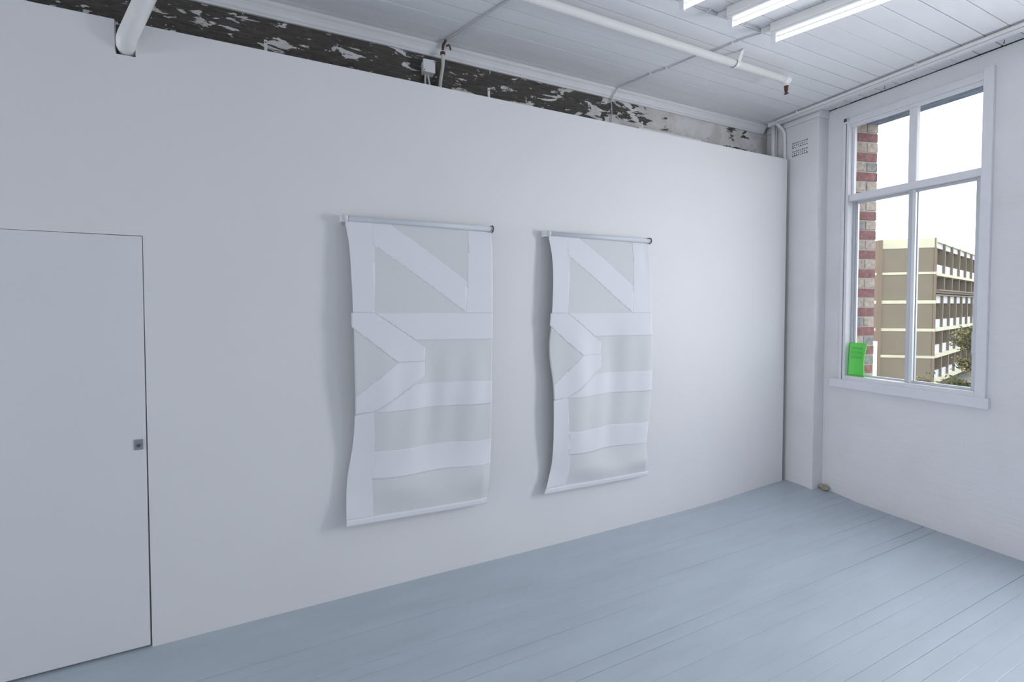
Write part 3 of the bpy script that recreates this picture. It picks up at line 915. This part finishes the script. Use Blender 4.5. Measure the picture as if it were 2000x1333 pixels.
# lump of rubble in the corner at the foot of the pilaster
import mathutils
bm = bmesh.new(); bmesh.ops.create_icosphere(bm, subdivisions=3, radius=.5)
for v in bm.verts:
    v.co *= 1 + .22 * mathutils.noise.noise(v.co * 2.5)
    v.co = Vector((v.co.x * .06, v.co.y * .072, v.co.z * .052))
    v.co += Vector((.160, -.262, .046))
    v.co.z = max(v.co.z, .027)
me = bpy.data.meshes.new('rubble_lump'); bm.to_mesh(me); bm.free(); me.materials.append(MT['stone'])
o = bpy.data.objects.new('rubble_lump', me); COL.objects.link(o)
tag(o, 'small beige rubble lump on the floor at the foot of the pilaster', 'rubble')

# ================================================================== OUTSIDE
tag(MB().box(0.6, 140, -80, 120, -9.5, -9).build('ground', MT['ground']), 'asphalt ground far below the window', 'ground', kind='structure')

C0 = Vector((62.3, 21.2, 0))
dA = Vector((-.7986, .6018, 0)); dB = Vector((.9829, .1840, 0))
def frame_of(d, outward):
    n = Vector((d.y, -d.x, 0))
    if n.dot(outward) < 0: n = -n
    return Matrix(((d.x, n.x, 0, C0.x), (d.y, n.y, 0, C0.y), (0, 0, 1, 0), (0, 0, 0, 1)))
toward = Vector((-4.15, -2.48, 0)) - C0
FA, FB = frame_of(dA, toward), frame_of(dB, Vector((.2, -1, 0)))
bl = empty('office_building', (62.3, 21.2, -9), 'tan office building with cream bands and deep window bays, seen through the window', 'building')
def bx(name, F, t0, t1, n0, n1, z0, z1, m, parent=bl): return MB().box(t0, t1, n0, n1, z0, z1, F).build(name, m, parent)
# blank tower face
cuts = [8.42, 5.40, 2.08, -1.14, -4.25, -7.55]
for a, b in zip(cuts, cuts[1:] + [-9.0]):
    bx('wall_panel', FA, .0, 5.16, -1.0, 0.0, b + .13, a - .13, MT['tan'])
for z, h in ((5.40, .13), (2.08, .19), (-1.14, .16), (-4.25, .15), (-7.55, .15)):
    bx('band', FA, -.02, 5.62, -1.0, .06, z - h, z + h, MT['creamband'])
bx('parapet', FA, -.05, 5.16, -1.0, .05, 8.29, 9.37, MT['creamband'])
pier = bx('pier', FA, 5.16, 5.6, -1.0, .22, -9, 9.3, MT['tan_dark'])
bx('corner_pier', FA, -.02, .22, -.02, .05, -9, 9.40, MT['tan_dark'])
# gridded front: back wall, then fins, spandrels and slabs
bx('recess_wall', FB, 0.3, 60, -3.0, -1.55, -9, 8.9, MT['tan'])
bx('glazing', FB, 1.0, 60, -1.56, -1.50, -9, 8.2, MT['bldglass'])
bx('roof_slab', FB, .0, 60, -3.0, .0, 8.96, 9.09, MT['creamband'])
for z0, z1, m in ((5.10, 5.41, 'creamband'), (3.10, 3.42, 'tan'), (2.81, 2.98, 'tan'), (-1.29, -.90, 'creamband'), (-4.36, -3.95, 'creamband'), (-7.3, -6.86, 'creamband')):
    bx('slab', FB, .0, 60, -1.5, .12, z0, z1, MT[m])
bx('sun_shelf', FB, .0, 60, -1.5, .35, 3.36, 3.52, MT['tan'])
def bays(t0, step, n, z0, z1, spans):
    for k in range(n):
        t = t0 + k * step
        bx('fin', FB, t - .17, t + .17, -1.4, .0, z0, z1, MT['tan'])
        for a, b in spans:
            bx('spandrel', FB, t + .17, t + step - .17, -.35, -.2, a, b, MT['whitepanel'])
bays(.25, 4.36, 9, 5.41, 9.15, [(5.41, 6.45), (8.36, 8.96)])
bays(.25, 4.36, 9, 3.5, 5.10, [])
bays(.25, 3.84, 10, -.90, 2.81, [(-.90, .05), (1.94, 2.81)])
bays(.25, 3.84, 10, -3.95, -1.29, [(-3.95, -2.95)])
bays(.25, 3.84, 10, -6.86, -4.36, [(-6.86, -6.0)])

# tree in front of the building
def tree(name, base, top, lean, rad, n, label, seed):
    rnd = random.Random(seed)
    root = empty(name, base, label, 'tree')
    b = Vector(base); t = Vector(top)
    MB().tube(spline([b, b.lerp(t, .4) + Vector((.2, .1, 0)), b.lerp(t, .95)]), .16, 8).build('trunk', MT['bark'], root)
    f1, f2 = MB(), MB()
    br = MB()
    for k in range(26):
        h = rnd.uniform(.25, .98); p = b.lerp(t, h)
        a = rnd.uniform(0, 6.283); r = rad * (1.15 - h) * rnd.uniform(.5, 1.0) + .25
        e = p + Vector((math.cos(a) * r, math.sin(a) * r, rnd.uniform(.1, .7)))
        br.tube([p, p.lerp(e, .6) + Vector((0, 0, -.05)), e], [.05, .03, .012], 5)
        for _ in range(n // 26):
            q = p.lerp(e, rnd.uniform(.25, 1.05)) + Vector((rnd.gauss(0, .22), rnd.gauss(0, .22), rnd.gauss(0, .17)))
            s = rnd.uniform(.05, .11)
            d1 = Vector((rnd.gauss(0, 1), rnd.gauss(0, 1), rnd.gauss(0, 1))).normalized()
            d2 = d1.cross(Vector((rnd.gauss(0, 1), rnd.gauss(0, 1), rnd.gauss(0, 1)))).normalized()
            tgt = f2 if (q.z > b.lerp(t, .55).z and rnd.random() < .5) or rnd.random() < .13 else f1
            tgt.add([q + d1 * s, q + d2 * s * .45, q - d1 * s, q - d2 * s * .45], [(0, 1, 2, 3)])
    br.build('branches', MT['bark'], root)['kind'] = 'stuff'
    tag(f1.build('foliage', MT['leaf'], root), kind='stuff')
    tag(f2.build('foliage_tips', MT['leaf2'], root), 'olive brown leaf tips', kind='stuff')
    return root
tree('bushy_tree', (30.4, 7.5, -9), (30.2, 8.0, .55), 0, 3.6, 22000, 'bushy green and olive tree at the lower right of the view outside', 3)
tree('leafy_shrub', (24.0, 7.85, -9), (24, 7.85, -2.05), 0, .55, 2600, 'small dark shrub top at the bottom of the view, left of the tree', 5)
vp = MB().tube([(6.0, 1.945, -9), (6.0, 1.945, 1.0)], .028, 10).build('white_post', MT['post'])
tag(vp, 'slim white post outside the window beside the brick reveal', 'post')
